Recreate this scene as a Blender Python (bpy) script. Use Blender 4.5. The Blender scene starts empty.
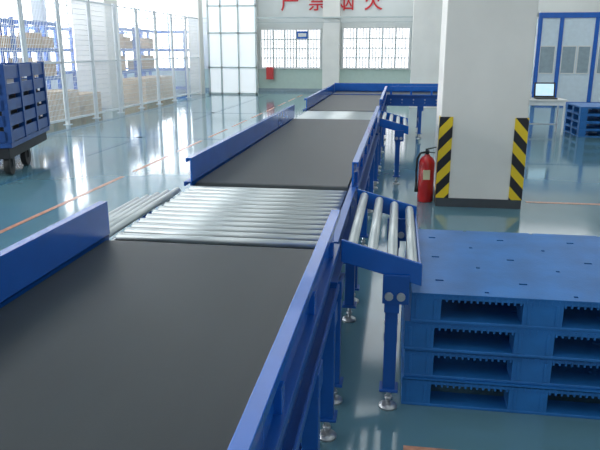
import bpy, bmesh, math, random
from mathutils import Vector, Matrix
random.seed(4)
S=bpy.context.scene
try:
    S.view_settings.view_transform='Standard'
except Exception: pass
COL=S.collection
# ---------------------------------------------------------------- materials
def mat(name,color,rough=.5,metal=0,noise=0,nscale=8,bump=0,bscale=60,emit=None,estr=0,spec=.5,coat=0,stretch=None):
    m=bpy.data.materials.new(name); m.use_nodes=True
    nt=m.node_tree; b=nt.nodes['Principled BSDF']
    b.inputs['Base Color'].default_value=(*color,1)
    b.inputs['Roughness'].default_value=rough
    b.inputs['Metallic'].default_value=metal
    b.inputs['Specular IOR Level'].default_value=spec
    b.inputs['Coat Weight'].default_value=coat
    tc=nt.nodes.new('ShaderNodeTexCoord')
    src=tc.outputs['Object']
    if stretch:
        mp=nt.nodes.new('ShaderNodeMapping'); mp.inputs['Scale'].default_value=stretch
        nt.links.new(src,mp.inputs['Vector']); src=mp.outputs[0]
    if noise:
        n=nt.nodes.new('ShaderNodeTexNoise'); n.inputs['Scale'].default_value=nscale; n.inputs['Detail'].default_value=4
        nt.links.new(src,n.inputs['Vector'])
        r=nt.nodes.new('ShaderNodeValToRGB')
        r.color_ramp.elements[0].position=.3; r.color_ramp.elements[1].position=.7
        r.color_ramp.elements[0].color=(*[c*(1-noise) for c in color],1)
        r.color_ramp.elements[1].color=(*[min(1,c*(1+noise)) for c in color],1)
        nt.links.new(n.outputs['Fac'],r.inputs[0]); nt.links.new(r.outputs[0],b.inputs['Base Color'])
    if bump:
        n=nt.nodes.new('ShaderNodeTexNoise'); n.inputs['Scale'].default_value=bscale
        nt.links.new(src,n.inputs['Vector'])
        bp=nt.nodes.new('ShaderNodeBump'); bp.inputs['Strength'].default_value=bump; bp.inputs['Distance'].default_value=.01
        nt.links.new(n.outputs['Fac'],bp.inputs['Height']); nt.links.new(bp.outputs[0],b.inputs['Normal'])
    if emit:
        b.inputs['Emission Color'].default_value=(*emit,1); b.inputs['Emission Strength'].default_value=estr
    return m
BLUE=mat('blue_enamel',(.006,.112,.48),.25,0,.08,6,coat=.25)
BLUE2=mat('blue_frame_enamel',(.006,.085,.36),.32,0,.1,5)
NAVY=mat('dark_blue_trolley_paint',(.007,.06,.24),.4,0,.15,5)
PBLUE=mat('blue_pallet_plastic',(.016,.155,.45),.45,0,.16,5,.1,90)
BELT=mat('dark_rubber_belt',(.014,.022,.025),.44,0,.12,3,.10,260,spec=.42,stretch=(3,.6,1))
ROLL=mat('zinc_roller',(.60,.64,.64),.40,.7,.03,5)
STEEL=mat('galvanised_steel',(.5,.53,.55),.4,.8,.1,15)
DARK=mat('dark_parts_and_gap_shade',(.012,.014,.018),.6)  # near-black for trolley parts and for painted shade between rollers
BLACK=mat('black_rubber',(.02,.02,.02),.6,0,.1)
SKIRT=mat('dark_grey_skirting',(.06,.07,.08),.4,0,.1)
WHITE=mat('white_paint',(.74,.75,.73),.55,0,.03,2)
WALL=mat('wall_plaster',(.72,.75,.73),.7,0,.03,1.2)
COLM=mat('column_plaster',(.80,.79,.74),.6,0,.05,1.5)
GREEN=mat('pale_green_dado',(.5,.62,.55),.5,0,.03)
CEIL=mat('ceiling_paint',(.72,.74,.74),.8,0,.03,.6)
FENCE=mat('white_fence_enamel',(.84,.87,.88),.45,0,.03)
GRILLE=mat('grey_green_window_grille',(.52,.58,.57),.5,0,.03)
WOOD=mat('pale_crate_wood',(.62,.45,.27),.7,0,.2,5,.1,40,stretch=(1,1,6))
CARD=mat('brown_cardboard',(.5,.33,.18),.8,0,.1)
RED=mat('red_enamel',(.62,.02,.02),.3,0,.06,coat=.4)
REDS=mat('red_sign_paint',(.66,.02,.03),.5,0,.05)
ORANGE=mat('orange_floor_paint',(.55,.28,.18),.25,0,.25,20)
BLINE=mat('blue_floor_paint',(.05,.17,.28),.12,0,.1,9)
GLAZ=mat('bright_window_glass',(.9,.92,.95),.3,0,.03,emit=(1,.97,1),estr=1.4)
GLAZL=mat('daylit_window_glass',(.9,.95,1),.3,0,.03,emit=(.97,.98,1),estr=8.5)
GREYG=mat('grey_window_glass',(.3,.38,.42),.15,0,.1)
FROST=mat('frosted_panel_glow',(.82,.86,.86),.4,0,.04,emit=(.92,.97,1),estr=.38)  # weak glow put into the panel for light coming through it
OFFW=mat('pale_office_panel',(.66,.76,.82),.45,0,.04)
SCREEN=mat('laptop_screen_glow',(.4,.6,.7),.2,0,.2,9,emit=(.6,.82,.95),estr=.7)
YEL=mat('label_cream',(.8,.76,.5),.5,0,.05)
# hazard stripes
def hazard(name,sgn):
    m=mat(name,(.8,.55,.02),.45); nt=m.node_tree; b=nt.nodes['Principled BSDF']
    tc=nt.nodes.new('ShaderNodeTexCoord'); sp=nt.nodes.new('ShaderNodeSeparateXYZ'); nt.links.new(tc.outputs['Object'],sp.inputs[0])
    def mm(op,a,v):
        n=nt.nodes.new('ShaderNodeMath'); n.operation=op
        for i,q in enumerate((a,v)):
            if isinstance(q,(int,float)): n.inputs[i].default_value=q
            else: nt.links.new(q,n.inputs[i])
        return n.outputs[0]
    s=mm('ADD',mm('MULTIPLY',mm('ADD',sp.outputs[0],mm('MULTIPLY',sp.outputs[1],-1)),sgn),sp.outputs[2])
    f=mm('FRACT',mm('DIVIDE',s,.25),0); g=mm('GREATER_THAN',f,.5)
    mx=nt.nodes.new('ShaderNodeMix'); mx.data_type='RGBA'
    mx.inputs['A'].default_value=(.85,.6,.02,1); mx.inputs['B'].default_value=(.015,.015,.02,1)
    nt.links.new(g,mx.inputs['Factor']); nt.links.new(mx.outputs['Result'],b.inputs['Base Color'])
    return m
HZ1=hazard('hazard_stripes_rising',-1.1); HZ2=hazard('hazard_stripes_falling',1.1)
# floor
FLOOR=mat('teal_epoxy_floor',(.11,.235,.29),.09,0,.10,.5,.05,2.5,spec=.75)
# ---------------------------------------------------------------- mesh builder
class MB:
    def __init__(s): s.bm=bmesh.new()
    def _mi(s,faces,mi,smooth=False):
        for f in faces: f.material_index=mi; f.smooth=smooth
    def box(s,x0,x1,y0,y1,z0,z1,mi=0):
        v=[s.bm.verts.new((x,y,z)) for x in (x0,x1) for y in (y0,y1) for z in (z0,z1)]
        q=[(0,1,3,2),(4,6,7,5),(0,4,5,1),(2,3,7,6),(0,2,6,4),(1,5,7,3)]
        s._mi([s.bm.faces.new([v[i] for i in f]) for f in q],mi); return s
    def cyl(s,p0,p1,r,n=16,mi=0,r2=None):
        p0=Vector(p0);p1=Vector(p1);r2=r if r2 is None else r2
        d=(p1-p0).normalized(); a=d.orthogonal().normalized(); b=d.cross(a)
        A=[];B=[]
        for i in range(n):
            t=2*math.pi*i/n; o=a*math.cos(t)+b*math.sin(t)
            A.append(s.bm.verts.new(p0+o*r));B.append(s.bm.verts.new(p1+o*r2))
        s._mi([s.bm.faces.new((A[i],A[(i+1)%n],B[(i+1)%n],B[i])) for i in range(n)],mi,True)
        s._mi([s.bm.faces.new(A[::-1]),s.bm.faces.new(B)],mi); return s
    def prism(s,pts,axis,a0,a1,mi=0,smooth=False):
        def P(p,a):
            if axis=='x': return (a,p[0],p[1])
            if axis=='y': return (p[0],a,p[1])
            return (p[0],p[1],a)
        A=[s.bm.verts.new(P(p,a0)) for p in pts];B=[s.bm.verts.new(P(p,a1)) for p in pts]
        n=len(pts)
        s._mi([s.bm.faces.new((A[i],A[(i+1)%n],B[(i+1)%n],B[i])) for i in range(n)],mi,smooth)
        s._mi([s.bm.faces.new(A[::-1]),s.bm.faces.new(B)],mi); return s
    def lathe(s,prof,n=24,cx=0,cy=0,mi=0):
        rings=[]
        for r,z in prof:
            rings.append([s.bm.verts.new((cx+r*math.cos(2*math.pi*i/n),cy+r*math.sin(2*math.pi*i/n),z)) for i in range(n)])
        fs=[]
        for a,b in zip(rings,rings[1:]):
            for i in range(n): fs.append(s.bm.faces.new((a[i],a[(i+1)%n],b[(i+1)%n],b[i])))
        s._mi(fs,mi,True); s._mi([s.bm.faces.new(rings[0][::-1]),s.bm.faces.new(rings[-1])],mi); return s
    def tube(s,pts,r,n=8,mi=0):
        for a,b in zip(pts,pts[1:]): s.cyl(a,b,r,n,mi)
        return s
    def obj(s,name,mats,parent=None,bevel=0,label=None,loc=(0,0,0)):
        bmesh.ops.recalc_face_normals(s.bm,faces=s.bm.faces)
        me=bpy.data.meshes.new(name); s.bm.to_mesh(me); s.bm.free()
        for m in (mats if isinstance(mats,(list,tuple)) else [mats]): me.materials.append(m)
        o=bpy.data.objects.new(name,me); COL.objects.link(o); o.location=loc
        if parent: o.parent=parent
        if bevel:
            b=o.modifiers.new('bevel','BEVEL'); b.width=bevel; b.segments=2; b.limit_method='ANGLE'
        if label: o['label']=label
        return o
def thing(name,label,cat,loc=(0,0,0),rz=0,group=None):
    e=bpy.data.objects.new(name,None); e.empty_display_size=.1; COL.objects.link(e)
    e.location=loc; e.rotation_euler=(0,0,rz); e['label']=label; e['category']=cat
    if group: e['group']=group
    return e
def tag(o,label,cat,group=None):
    o['label']=label;o['category']=cat
    if group:o['group']=group
    return o
def dup(root,loc,rz=None,label=None):
    c=root.copy(); COL.objects.link(c); c.location=loc
    if rz is not None: c.rotation_euler=(0,0,rz)
    if label: c['label']=label
    def rec(a,b):
        for k in list(a.children):
            q=k.copy(); COL.objects.link(q); q.parent=b; rec(k,q)
    rec(root,c); return c
def struct(o): o['kind']='structure'; return o
# ---------------------------------------------------------------- room
XL,XR,YB,YF,ZC=-13.,12.,-6.,27.5,5.6
struct(MB().box(XL,XR,YB,YF,-.1,0).obj('floor',FLOOR))
struct(MB().box(XL,XR,YB,YF,ZC,ZC+.1).obj('ceiling',CEIL))
struct(MB().box(XL-.2,XR+.2,YF,YF+.2,0,ZC).obj('wall_back',WALL))
struct(MB().box(XL-.2,XL,YB,YF,0,ZC).obj('wall_left',WALL))
struct(MB().box(XR,XR+.2,YB,YF,0,ZC).obj('wall_right',WALL))
struct(MB().box(XL,XR,YF-.02,YF-.001,.0,.92).obj('trim_1',GREEN))
struct(MB().box(XL,XR,YF-.05,YF-.021,0,.12).obj('baseboard_back',GREYG))
def window_back(i,x0,x1,z0,z1,gl,nb,rows=4):
    m=MB(); y=YF
    m.box(x0,x1,y-.03,y-.02,z0,z1,1)
    f=.07
    for a,b in ((z0-f,z0),(z1,z1+f)): m.box(x0-f,x1+f,y-.1,y-.001,a,b)
    for a,b in ((x0-f,x0),(x1,x1+f)): m.box(a,b,y-.1,y-.001,z0,z1)
    for k in range(1,rows): 
        z=z0+(z1-z0)*k/rows; m.box(x0,x1,y-.08,y-.03,z-.02,z+.02,2)
    for k in range(1,nb):
        x=x0+(x1-x0)*k/nb; w=.035 if k%4==0 else .016; m.box(x-w,x+w,y-.09,y-.03,z0,z1,2)
    return struct(m.obj('window_%d'%i,[WHITE,gl,GRILLE]))
window_back(1,-5.8,-3.35,1.0,2.5,GLAZ,20)
window_back(2,-2.35,.3,1.0,2.55,GLAZ,20)
window_back(3,2.2,4.9,1.0,2.55,GLAZ,20)
window_back(4,-12.4,-8.6,.9,3.6,GLAZL,12,3)
def window_left(i,y0,y1,z0,z1):
    m=MB();x=XL
    m.box(x+.02,x+.03,y0,y1,z0,z1,1); f=.08
    for a,b in ((z0-f,z0),(z1,z1+f)): m.box(x+.001,x+.1,y0-f,y1+f,a,b)
    for a,b in ((y0-f,y0),(y1,y1+f)): m.box(x+.001,x+.1,a,b,z0,z1)
    for k in range(1,5):
        y=y0+(y1-y0)*k/5; m.box(x+.03,x+.09,y-.04,y+.04,z0,z1)
    for k in (1,2): 
        z=z0+(z1-z0)*k/3; m.box(x+.03,x+.09,y0,y1,z-.03,z+.03)
    return struct(m.obj('window_%d'%i,[WHITE,GLAZL]))
n=5
for y in (-4,1.5,7,12.5,18,23):
    window_left(n,y,y+4,.9,4.6); n+=1
# wall pilasters & cable tray
struct(MB().box(-3.2,-2.5,YF-.35,YF,0,ZC).obj('trim_2',COLM))
struct(MB().box(-6.3,-5.98,YF-.35,YF,0,ZC).obj('trim_3',COLM))
struct(MB().box(XL,XR,YF-.5,YF-.36,2.95,3.0).box(XL,XR,YF-.36,YF-.3,2.78,2.8).obj('trim_4',[GRILLE]))
# floor lines
struct(MB().box(-3.79,-3.73,-4,8.3,.0005,.003).obj('trim_5',ORANGE))
k=6
for i in range(9):
    y=8.7+i*1.9
    struct(MB().box(-3.79,-3.73,y,y+1.4,.0005,.003).obj('trim_%d'%k,ORANGE)); k+=1
struct(MB().box(.08,5,2.46,2.53,.0005,.003).obj('trim_%d'%k,ORANGE)); k+=1
struct(MB().box(1.5,7,7.5,7.57,.0005,.003).obj('trim_%d'%k,ORANGE)); k+=1
for (x0,x1,y0,y1) in ((-7.3,-7.15,8,25),(-7.15,-1.6,12.2,12.35),(-7.15,-1.6,17.5,17.65),(1.6,9,10.2,10.35),(-5.2,-5.08,4,25)):
    struct(MB().box(x0,x1,y0,y1,.0004,.002).obj('trim_%d'%k,BLINE)); k+=1
# ---------------------------------------------------------------- conveyor
XC=-.81   # centre line
HW=.51    # half belt width
ZT=.85
def leg_obj(p,x,y,zt,inward):
    l=MB().box(x-.03,x+.03,y-.03,y+.03,.1,zt).box(x-.045,x+.045,y-.045,y+.045,.1,.115).box(x-.035,x+.035,y-.06,y+.06,zt-.09,zt).obj('leg',BLUE2,p,.004)
    MB().cyl((x,y,.02),(x,y,.13),.011,10).cyl((x,y,.045),(x,y,.06),.02,6).lathe([(.045,0),(.045,.012),(.025,.024),(.012,.028)],18,x,y).obj('levelling_foot',STEEL,l,label='zinc levelling foot')
    return l
def side_frame(p,sx,y0,y1,x0=HW+.01):
    a=x0;m=MB()
    def bx(xa,xb,ya,yb,za,zb,mi=0):
        xs=sorted((sx*xa,sx*xb)); m.box(xs[0],xs[1],ya,yb,za,zb,mi)
    bx(a,a+.012,y0,y1,.64,.86); bx(a,a+.055,y0,y1,.852,.862); bx(a,a+.055,y0,y1,.64,.65)
    bx(a+.045,a+.055,y0,y1,.83,.852); bx(a+.045,a+.055,y0,y1,.65,.672)
    y=y0+.12
    while y<y1-.05:
        m.cyl((sx*(a+.012),y,.76),(sx*(a+.024),y,.76),.014,6,1); m.cyl((sx*(a+.012),y,.70),(sx*(a+.02),y,.70),.01,6,1)
        y+=.22
    return m.obj('side_frame',[BLUE2,STEEL],p,.002)
def guard(p,sx,y0,y1,x0=None):
    a=x0 if x0 is not None else (HW+.005 if sx<0 else HW+.024);m=MB()
    T=1.02;w=.04
    prof=[(a,.862),(a,T),(a+w,T),(a+w,T-.03),(a+w-.007,T-.03),(a+w-.007,T-.01),(a+.012,T-.01),(a+.012,.862)]
    m.prism([(sx*x,z) for x,z in prof],'y',y0,y1)
    y=y0+.15
    while y<y1-.05:
        xs=sorted((sx*(a+.008),sx*(a+.03))); m.box(xs[0],xs[1],y-.02,y+.02,.86,.93)
        y+=.6
    return m.obj('side_guard',BLUE,p,.002)
def belt_conveyor(label,y0,L,legs,axis_rot=0,loc=None,guards=(1,1),gext=((0,0),(0,0))):
    p=thing('belt_conveyor',label,'conveyor',loc or (XC,y0,0),axis_rot)
    R=.05;pts=[]
    for i in range(9):
        t=-math.pi/2+math.pi*i/8; pts.append((L-.02-R+R*math.cos(t),ZT-R+R*math.sin(t)))
    for i in range(9):
        t=math.pi/2+math.pi*i/8; pts.append((.02+R+R*math.cos(t),ZT-R+R*math.sin(t)))
    MB().prism(pts,'x',-HW+.005,HW-.005).obj('belt',BELT,p)
    for sx,g,ge in ((-1,guards[0],gext[0]),(1,guards[1],gext[1])):
        side_frame(p,sx,0,L)
        if g: guard(p,sx,ge[0],L+ge[1])
    MB().box(-HW+.01,HW-.01,.12,L-.12,.70,.72).obj('bed_plate',BLUE2,p)
    for y in legs:
        for sx in (-1,1): leg_obj(p,sx*(HW+.035),y,.64,0)
        MB().box(-HW,HW,y-.02,y+.02,.28,.32).obj('cross_member',BLUE2,p,.003)
        MB().box(-HW,HW,y-.02,y+.02,.60,.64).obj('cross_member',BLUE2,p,.003)
    m=MB().cyl((-HW+.02,.25,.66),(HW-.02,.25,.66),.03,16)
    m.obj('return_roller',STEEL,p)
    return p
belt_conveyor('near dark rubber belt conveyor with blue steel side guards',-1.2,3.94,[.6,1.9,3.2,3.75])
belt_conveyor('long dark rubber belt conveyor between two roller tables',3.99,4.26,[.2,1.5,2.8,4.05])
belt_conveyor('dark rubber belt conveyor leading to the cross conveyor',9.37,3.5,[.2,1.7,3.3])
cc=belt_conveyor('cross-running dark belt conveyor with blue guards at the line end',0,3.6,[.3,1.8,2.4,3.0,3.45],-math.pi/2,(XC-HW-.06,13.45,0),guards=(1,0))
MB().box(-HW,HW,-.02,0,.64,1.0).obj('end_plate',BLUE,cc,.003)
# open low rail on the near side of the cross conveyor
m=MB().box(HW+.03,HW+.055,1.2,3.6,.985,1.02)
y=1.22
while y<3.6: m.box(HW+.03,HW+.05,y-.02,y+.02,.855,.99); y+=.39
m.obj('guard_rail',BLUE,cc,.002)
def roller_table(label,y0,L,n,spurs=True):
    p=thing('roller_table',label,'conveyor',(XC,y0,0))
    for sx,zt in ((-1,.822),(1,.865)):
        m=MB(); a=HW+.004
        xs=sorted((sx*a,sx*(a+.012))); m.box(xs[0],xs[1],0,L,.66,zt)
        if sx>0: m.box(a,a+.05,0,L,.857,.865)
        xs=sorted((sx*a,sx*(a+.05))); m.box(xs[0],xs[1],0,L,.66,.67)
        for i in range(n):
            y=L*(i+.5)/n; m.cyl((sx*(a+.012),y,.815),(sx*(a+.022),y,.815),.012,6,1)
        m.obj('side_frame',[BLUE2 if sx>0 else STEEL,STEEL],p,.002)
    for i in range(n):
        y=L*(i+.5)/n
        MB().cyl((-HW+.004,y,.829),(HW-.004,y,.829),.020,24,0).cyl((-HW-.005,y,.829),(HW+.005,y,.829),.008,8,0).obj('roller',ROLL,p)
    MB().box(-HW+.002,HW-.002,.02,L-.02,.798,.806).obj('gap_shade_sheet',DARK,p)  # dark sheet added under the rollers as shade in the gaps
    for y in (.1,L-.1):
        for sx in (-1,1): leg_obj(p,sx*(HW+.035),y,.66,0)
        MB().box(-HW,HW,y-.02,y+.02,.28,.32).obj('cross_member',BLUE2,p,.003)
    return p
roller_table('silver roller transfer table in a blue frame with thirteen rollers',2.76,1.21,13)
roller_table('farther silver roller transfer table between belt conveyors',8.27,1.08,12)
def spur(label,x0,y0,L,sx,nr=4,r=.025,pm=None):
    p=thing('roller_chute',label,'conveyor',(x0,y0,0))
    pm=pm or BLUE
    W=.37;d=.10
    def zt(x): return .863-d*x/W
    dz=0 if sx>0 else .045
    for ya in (0,L-.02):
        xi=0 if (sx>0) else .09
        pts=[(sx*xi,zt(xi)-dz),(sx*W,zt(W)-dz),(sx*W,zt(W)-.105),(sx*xi,zt(xi)-.105)]
        MB().prism(pts,'y',ya,ya+.02).obj('side_plate',pm,p,.003)
    xs=sorted((sx*(W-.012),sx*W)); MB().box(xs[0],xs[1],.02,L-.02,zt(W)-.1,zt(W)-.045).obj('end_plate',pm,p,.002)
    for i in range(nr):
        x=.045+.28/(nr-1)*i
        MB().cyl((sx*x,.03,zt(x)-.03),(sx*x,L-.03,zt(x)-.03),r,20).cyl((sx*x,.018,zt(x)-.03),(sx*x,L-.018,zt(x)-.03),.007,8).obj('roller',ROLL,p)
    for ya in (.05,L-.06):
        x=sx*.24
        leg_obj(p,x,ya,.61,0)
        m=MB().box(x-.045,x+.075 if sx>0 else x+.045,ya-.07,ya-.055,.57,.71)
        for dx in (-.015,.04):
            m.cyl((x+dx,ya-.085,.61),(x+dx,ya-.07,.61),.02,12,1)
        m.obj('bracket',[BLUE2,STEEL],p,.002)
    return p
spur('short sloped blue chute with four silver rollers beside pallets',-.235,2.80,1.14,1)
spur('short sloped steel chute with five silver rollers',-1.355,2.80,1.14,-1,5,.020,STEEL)
spur('farther sloped blue roller chute on thin legs',-.235,8.3,1.02,1)
# ---------------------------------------------------------------- pallets
def pallet(label,loc,rz=0,group=None,W=1.2,D=1.13):
    p=thing('plastic_pallet',label,'pallet',loc,rz,group)
    nx,ny=60,57
    bm=bmesh.new()
    vs=[[bm.verts.new((W*i/nx,D*j/ny,.149)) for j in range(ny+1)] for i in range(nx+1)]
    for i in range(nx):
        for j in range(ny):
            hole=(i%20 in (6,7) and j%19==9) or (i%20==17 and j%18==2)
            if hole: continue
            bm.faces.new((vs[i][j],vs[i+1][j],vs[i+1][j+1],vs[i][j+1]))
    me=bpy.data.meshes.new('deck'); bm.to_mesh(me); bm.free(); me.materials.append(PBLUE)
    o=bpy.data.objects.new('deck',me); COL.objects.link(o); o.parent=p
    s=o.modifiers.new('s','SOLIDIFY'); s.thickness=.012; s.offset=-1
    m=MB()
    m.box(0,W,0,.012,.122,.142).box(0,W,D-.012,D,.122,.142).box(0,.012,.012,D-.012,.122,.142).box(W-.012,W,.012,D-.012,.122,.142)
    i=0.02
    while i<W-.02:
        m.box(i,i+.009,.0,.12,.110,.130)
        m.box(i,i+.007,-.003,0,.122,.140)
        i+=.028
    for q in (.25,.5,.75): m.box(.02,W-.02,D*q-.006,D*q+.006,.115,.130)
    m.obj('rim',PBLUE,p)
    for lx in (0,.51,1.06):
        for ly in (0,.49,1.0):
            w=.14 if lx!=.51 else .18
            MB().box(lx,lx+w,ly+.002,ly+.128,.014,.123).box(lx+.02,lx+.035,ly-.002,ly+.002,.02,.12).box(lx+w-.035,lx+w-.02,ly-.002,ly+.002,.02,.12).obj('foot',PBLUE,p,.003)
    m=MB()
    for ly in (0,.49,1.0): m.box(0,W,ly,ly+.13,0,.015)
    for lx in (0,.53,1.06): 
        m.box(lx,lx+.14,.13,.49,0,.015); m.box(lx,lx+.14,.62,1.0,0,.015)
    m.obj('bottom_runner',PBLUE,p,.003)
    return p
pb=pallet('blue plastic pallet at the base of the stack beside the chute',(.07,2.88,0),0,'pallets stacked by the roller chute')
for i,(dx,dy,rz) in enumerate(((.006,.01,.006),(.0,.0,-.006),(.025,-.01,.003))):
    dup(pb,(.07+dx,2.88+dy,.15*(i+1)),rz,('blue plastic pallet within the stack','blue plastic pallet within the stack','blue slotted plastic pallet on top of the stack')[i])
for i in range(4):
    q=dup(pb,(3.62,13.7,.15*i),.02,'blue plastic pallet in the far stack by the desk'); q['group']='pallets stacked by the desk'
# ---------------------------------------------------------------- columns
def column(label,x0,x1,y0,y1,guards=False):
    p=thing('column',label,'column',(x0,y0,0)); w=x1-x0;d=y1-y0
    MB().box(0,w,0,d,0,ZC-.005).obj('shaft',COLM,p,.01)
    if guards:
        MB().box(-.008,w+.008,-.008,d+.008,0,.10).obj('skirting',SKIRT,p,.002)
        for nm,xa,s,mt in (('a',0,1,HZ1),('b',w,-1,HZ2)):
            m=MB()
            xs=sorted((xa-s*.012,xa+s*.13)); m.box(xs[0],xs[1],-.012,-.001,.10,1.0)
            xs=sorted((xa-s*.012,xa-s*.001)); m.box(xs[0],xs[1],-.001,.13,.10,1.0)
            m.obj('corner_guard',mt,p,label='yellow and black striped corner guard')
    return p
column('broad white square column with striped corner guards and dark skirting',.46,1.37,7.18,8.08,True)
column('plain white square column near the back windows',.32,1.2,20,20.8)
column('plain white square column behind the wire fence',-9.65,-8.6,18.6,19.5)
column('slim white column beside the glazed partition',-8.2,-7.75,25.0,25.5)
# ---------------------------------------------------------------- extinguisher
e=thing('fire_extinguisher','red fire extinguisher with black hose standing beside the column','fire extinguisher',(.345,7.42,0))
e.scale=(1.1,1.1,1.12)
MB().lathe([(.075,0),(.082,.01),(.082,.40),(.076,.43),(.055,.46),(.03,.475),(.025,.49)],28).obj('cylinder_body',RED,e)
MB().box(-.035,.035,-.0845,-.078,.24,.34).obj('body_label',YEL,e)
MB().cyl((0,0,.49),(0,0,.53),.02,12).cyl((0,-.02,.51),(0,-.04,.51),.016,14).obj('valve',BLACK,e)
MB().prism([(-.02,.53),(.09,.56),(.09,.568),(-.02,.545)],'y',-.01,.01).prism([(-.02,.52),(.08,.51),(.08,.502),(-.02,.51)],'y',-.01,.01).obj('lever_handle',BLACK,e)
MB().tube([(-.02,0,.51),(-.07,0,.50),(-.1,-.01,.44),(-.105,-.02,.3),(-.10,-.02,.2)],.011).cyl((-.10,-.02,.2),(-.098,-.02,.1),.012,10,0,.02).obj('hose',BLACK,e)
# ---------------------------------------------------------------- desk + laptop
d=thing('work_table','white work table with thin steel legs','table',(2.35,13.9,0))
MB().box(0,1.05,0,.6,.68,.72).obj('tabletop',WHITE,d,.004)
for x in (.03,1.0):
    for y in (.03,.55): MB().box(x-.018,x+.018,y-.018,y+.018,0,.68).obj('leg',FENCE,d)
MB().box(.03,1.0,.53,.56,.15,.18).obj('rail',FENCE,d)
MB().box(.03,1.0,.02,.04,.6,.68).obj('apron',FENCE,d)
l=thing('laptop','open dark laptop with lit screen on the white table','laptop',(2.80,14.0,.722))
MB().box(0,.42,0,.28,0,.022).obj('keyboard_base',BLACK,l,.003)
sc=MB().box(0,.42,0,.012,0,.31).obj('screen_lid',BLACK,l,.003); sc.location=(0,.27,.02); sc.rotation_euler=(-.2,0,0)
q=MB().box(.03,.39,-.003,-.0005,.035,.28).obj('display',SCREEN,sc)
tag(MB().box(0,.3,0,.25,0,.1).box(.02,.28,.02,.23,.1,.105).obj('document_tray',[WHITE],None,.004,loc=(2.42,14.1,.722)),'small pale document tray on the white table','tray')
# ---------------------------------------------------------------- booth
b=thing('office_booth','pale office booth with blue steel frame and grey windows','booth',(4.25,21.8,0))
m=MB(); Wb=4.6; Hb=2.66
m.box(0,Wb,.03,.07,0,Hb); m.obj('front_panel',OFFW,b)
for x in (-.04,.6,1.65,2.7,3.7,4.52): 
    MB().box(x,x+.12,0,.1,0,Hb).obj('frame_post',BLUE,b,.004)
MB().box(-.04,Wb,-.01,.1,Hb,Hb+.16).obj('top_beam',BLUE,b,.004)
MB().box(0,Wb,.0,.1,.0,.1).obj('bottom_rail',BLUE,b,.004)
for x0,x1 in ((.1,.52),(.76,1.15),(1.24,1.58),(1.85,2.2),(2.3,2.62),(2.9,3.5)):
    m=MB().box(x0,x1,.012,.029,1.0,1.8,1)
    m.box(x0-.03,x0,.005,.03,.97,1.83).box(x1,x1+.03,.005,.03,.97,1.83).box(x0,x1,.005,.03,.97,1.0).box(x0,x1,.005,.03,1.8,1.83)
    m.obj('window_pane',[WHITE,GREYG],b)
MB().box(0,.05,.1,2.6,0,Hb).obj('side_wall',OFFW,b)
MB().box(Wb-.05,Wb,.1,2.6,0,Hb).obj('side_wall',OFFW,b)
MB().box(0,Wb,.0,2.6,Hb+.16,Hb+.2).obj('roof_panel',WHITE,b)
# ---------------------------------------------------------------- glazed partition
g=thing('glazed_partition','tall pale glazed partition with slim grey posts','partition',(-7.5,25.2,0))
m=MB()
for x in (0,.5,1.2,1.9): m.box(x,x+.07,0,.08,0,4.2)
for z in (0,1.0,2.3,3.3,4.2): m.box(0,1.97,0,.07,z,z+.07)
m.obj('frame',GRILLE,g)
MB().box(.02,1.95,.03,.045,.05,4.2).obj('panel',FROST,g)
# ---------------------------------------------------------------- fence
f0=thing('wire_fence_panel','white welded wire fence panel between square posts','fence',(-7.7,11.2,0),0,'white wire fence panels')
m=MB();H=2.9;Lp=1.5
MB().box(-.04,.04,-.04,.04,0,H).box(-.08,.08,-.08,.08,0,.015).obj('post',FENCE,f0,.003)
m.box(-.02,.02,.05,Lp-.05,.1,.15).box(-.02,.02,.05,Lp-.05,1.4,1.44).box(-.02,.02,.05,Lp-.05,H-.07,H-.03)
m.box(-.02,.02,.05,.08,.15,H-.07).box(-.02,.02,Lp-.08,Lp-.05,.15,H-.07)
k2=.14
while k2<Lp-.1: m.box(-.004,.004,k2-.004,k2+.004,.15,H-.06); k2+=.06
z=.25
while z<H-.1: m.box(-.003,.003,.05,Lp-.05,z-.004,z+.004); z+=.12
m.obj('wire_mesh',FENCE,f0)
for i in range(1,9): dup(f0,(-7.7,11.2+1.5*i,0))
# ---------------------------------------------------------------- racks, crates
def rack(label,loc,rz=0):
    r=thing('storage_rack',label,'shelving',loc,rz)
    for x in (0,1.8):
        for y in (0,.6): MB().box(x-.045,x+.045,y-.045,y+.045,0,2.5).obj('upright',BLUE,r)
    for z in (.2,.95,1.7,2.4): MB().box(-.03,1.83,-.03,.63,z-.06,z+.05).obj('shelf',BLUE,r)
    return r
r1=rack('tall blue steel storage rack behind the fence',(-9.6,13.6,0),math.pi/2)
for y in (11.5,15.8,21.2,23.4): dup(r1,(-9.6,y,0))
for x in (-12.5,-10.4): dup(r1,(x,25.8,0),0)
for y in (14.2,17.4,20.4): dup(r1,(-11.6,y,0))
def crate(w,d_,h,loc,lab,mt=WOOD):
    c=thing('wooden_crate',lab,'crate',loc)
    m=MB(); nb=4
    for i in range(nb):
        z0=h*i/nb+.005;z1=h*(i+1)/nb-.005
        m.box(0,w,0,.02,z0,z1).box(0,w,d_-.02,d_,z0,z1).box(0,.02,.02,d_-.02,z0,z1).box(w-.02,w,.02,d_-.02,z0,z1)
    m.obj('side_boards',mt,c)
    m=MB()
    for x in (0,w/2-.03,w-.06): m.box(x,x+.06,-.015,0,0,h)
    m.box(0.02,w-.02,.02,d_-.02,h-.03,h-.01); m.obj('battens',mt,c)
    return c
crate(.9,1.1,.6,(-9.25,13.6,.0),'low pale wooden crate behind the fence')
crate(.9,1.2,.7,(-9.3,15.0,.0),'pale wooden crate behind the fence')
crate(.8,1.0,.55,(-9.25,16.6,.0),'long pale wooden crate on the storage floor')
crate(.9,1.1,.8,(-9.1,20.4,.0),'pale wooden crate next to the fence')
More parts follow.
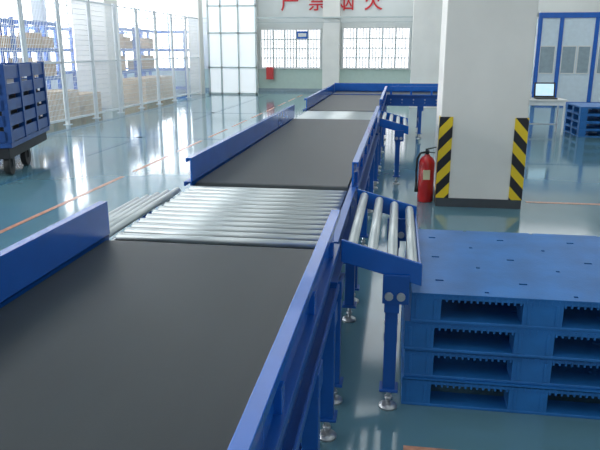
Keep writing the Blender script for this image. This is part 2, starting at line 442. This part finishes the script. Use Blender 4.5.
crate(.9,1.1,.8,(-9.15,22.0,.0),'pale wooden crate next to the blue racks')
def carton(loc,lab,s=(.5,.45,.4)):
    m=MB().box(0,s[0],0,s[1],0,s[2]).box(s[0]/2-.03,s[0]/2+.03,-.001,s[1]+.001,s[2]-.0,s[2]+.002,1)
    tag(m.obj('carton',[CARD,WHITE],None,.004,loc=loc),lab,'box','cartons on the storage racks')
for y0 in (13.6,15.8,21.2,23.4):
    for z in (1.003,1.753):
        for j in (.1,.65,1.25):
            if random.random()<.85: carton((-10.12,y0+j,z),'brown cardboard carton on a blue rack',(.45,.42,random.choice((.3,.4,.5))))
# ---------------------------------------------------------------- trolley
t=thing('stake_trolley','tall dark blue slatted steel trolley with dark chassis and wheels','trolley',(-5.22,8.05,0),math.radians(16))
MB().box(-1.2,0,0,2.1,.40,.47).obj('platform',NAVY,t,.006)
MB().box(-1.15,-.05,.03,2.07,.24,.40).obj('chassis_beam',DARK,t,.01)
for x in (-1.17,-.03):
    for y in (.03,.72,1.4,2.07): MB().box(x-.045,x+.045,y-.04,y+.04,.47,1.52).obj('stake',NAVY,t,.003)
HB=((.48,.15),(.69,.15),(.90,.15),(1.11,.15),(1.32,.18))
for sx in (-1.19,-.02):
    m=MB()
    for z,h in HB: m.box(sx-.01,sx+.02,.0,2.1,z,z+h)
    m.obj('side_boards',NAVY,t,.003)
for y in (0,2.08):
    m=MB()
    for z,h in HB: m.box(-1.17,-.03,y-.01,y+.02,z,z+h)
    m.obj('end_boards',NAVY,t,.003)
MB().box(-1.1,-.1,.1,2.0,.48,1.25).obj('load',[DARK],t,.01,label='dark covered load')
for x in (-1.05,-.12):
    for y in (.2,1.0):
        MB().cyl((x-.04,y,.15),(x+.04,y,.15),.15,28).cyl((x-.045,y,.15),(x+.045,y,.15),.07,18,1).obj('wheel',[BLACK,DARK],t,.006)
        MB().box(x-.06,x-.05,y-.04,y+.04,.12,.25).box(x+.05,x+.06,y-.04,y+.04,.12,.25).cyl((x-.055,y,.15),(x+.055,y,.15),.02,10).obj('wheel_fork',DARK,t)
# ---------------------------------------------------------------- sign lettering
sg=thing('wall_lettering','large red Chinese no-open-flame characters on the white wall','sign',(-4.60,YF-.03,3.33))
for i,chh in enumerate('严禁烟火'):
    c=bpy.data.curves.new('character','FONT'); c.body=chh; c.size=.78; c.extrude=.012; c.offset=.004; c.align_x='CENTER'
    o=bpy.data.objects.new('tmp',c); COL.objects.link(o)
    bpy.context.view_layer.update()
    me=bpy.data.meshes.new_from_object(o.evaluated_get(bpy.context.evaluated_depsgraph_get()))
    bpy.data.objects.remove(o)
    me.materials.clear(); me.materials.append(REDS)
    q=bpy.data.objects.new('character',me); COL.objects.link(q); q.parent=sg; q.location=(i*1.14,0,0); q.rotation_euler=(math.pi/2,0,0)
tag(MB().box(0,.45,0,.03,0,.3).box(.05,.4,-.004,0,.08,.22,1).obj('notice_plate',[BLUE,WHITE],None,loc=(-4.3,YF-.13,2.15)),'small blue notice plate with white panel','sign')
tag(MB().box(0,.3,0,.2,0,.5).box(.04,.26,-.01,0,.06,.44).box(.24,.25,-.03,-.01,.2,.3).obj('fire_cabinet',[RED],None,loc=(-5.6,YF-.22,.5)),'small red fire cabinet mounted on the wall','cabinet')
# ---------------------------------------------------------------- lights
def area(name,loc,rot,sx,sy,e,col=(1,1,1)):
    L=bpy.data.lights.new(name,'AREA'); L.shape='RECTANGLE'; L.size=sx;L.size_y=sy;L.energy=e;L.color=col
    o=bpy.data.objects.new(name,L); COL.objects.link(o); o.location=loc;o.rotation_euler=rot
for x in (-8,-1,6):
    for y in (1,9,17,24):
        area('ceiling_fill',(x,y,ZC-.15),(0,0,0),3.6,6,80 if y<5 else 105,(.98,.99,1))  # unseen broad fill panels added to brighten the hall and soften reflections
w=bpy.data.worlds.new('world'); S.world=w; w.use_nodes=True
w.node_tree.nodes['Background'].inputs[0].default_value=(.9,.95,1,1)
w.node_tree.nodes['Background'].inputs[1].default_value=.65
# ---------------------------------------------------------------- camera
f=640.;p=math.atan(175/f);tt=math.atan(101/(f/math.cos(p)))
fw=Vector((-math.sin(tt)*math.cos(p),math.cos(tt)*math.cos(p),-math.sin(p)))
c=bpy.data.cameras.new('camera');co=bpy.data.objects.new('camera',c);COL.objects.link(co)
co.location=(0,0,1.7);co.rotation_euler=fw.to_track_quat('-Z','Y').to_euler()
c.sensor_width=36;c.lens=f*36/600;c.clip_start=.05;c.clip_end=200
S.camera=co
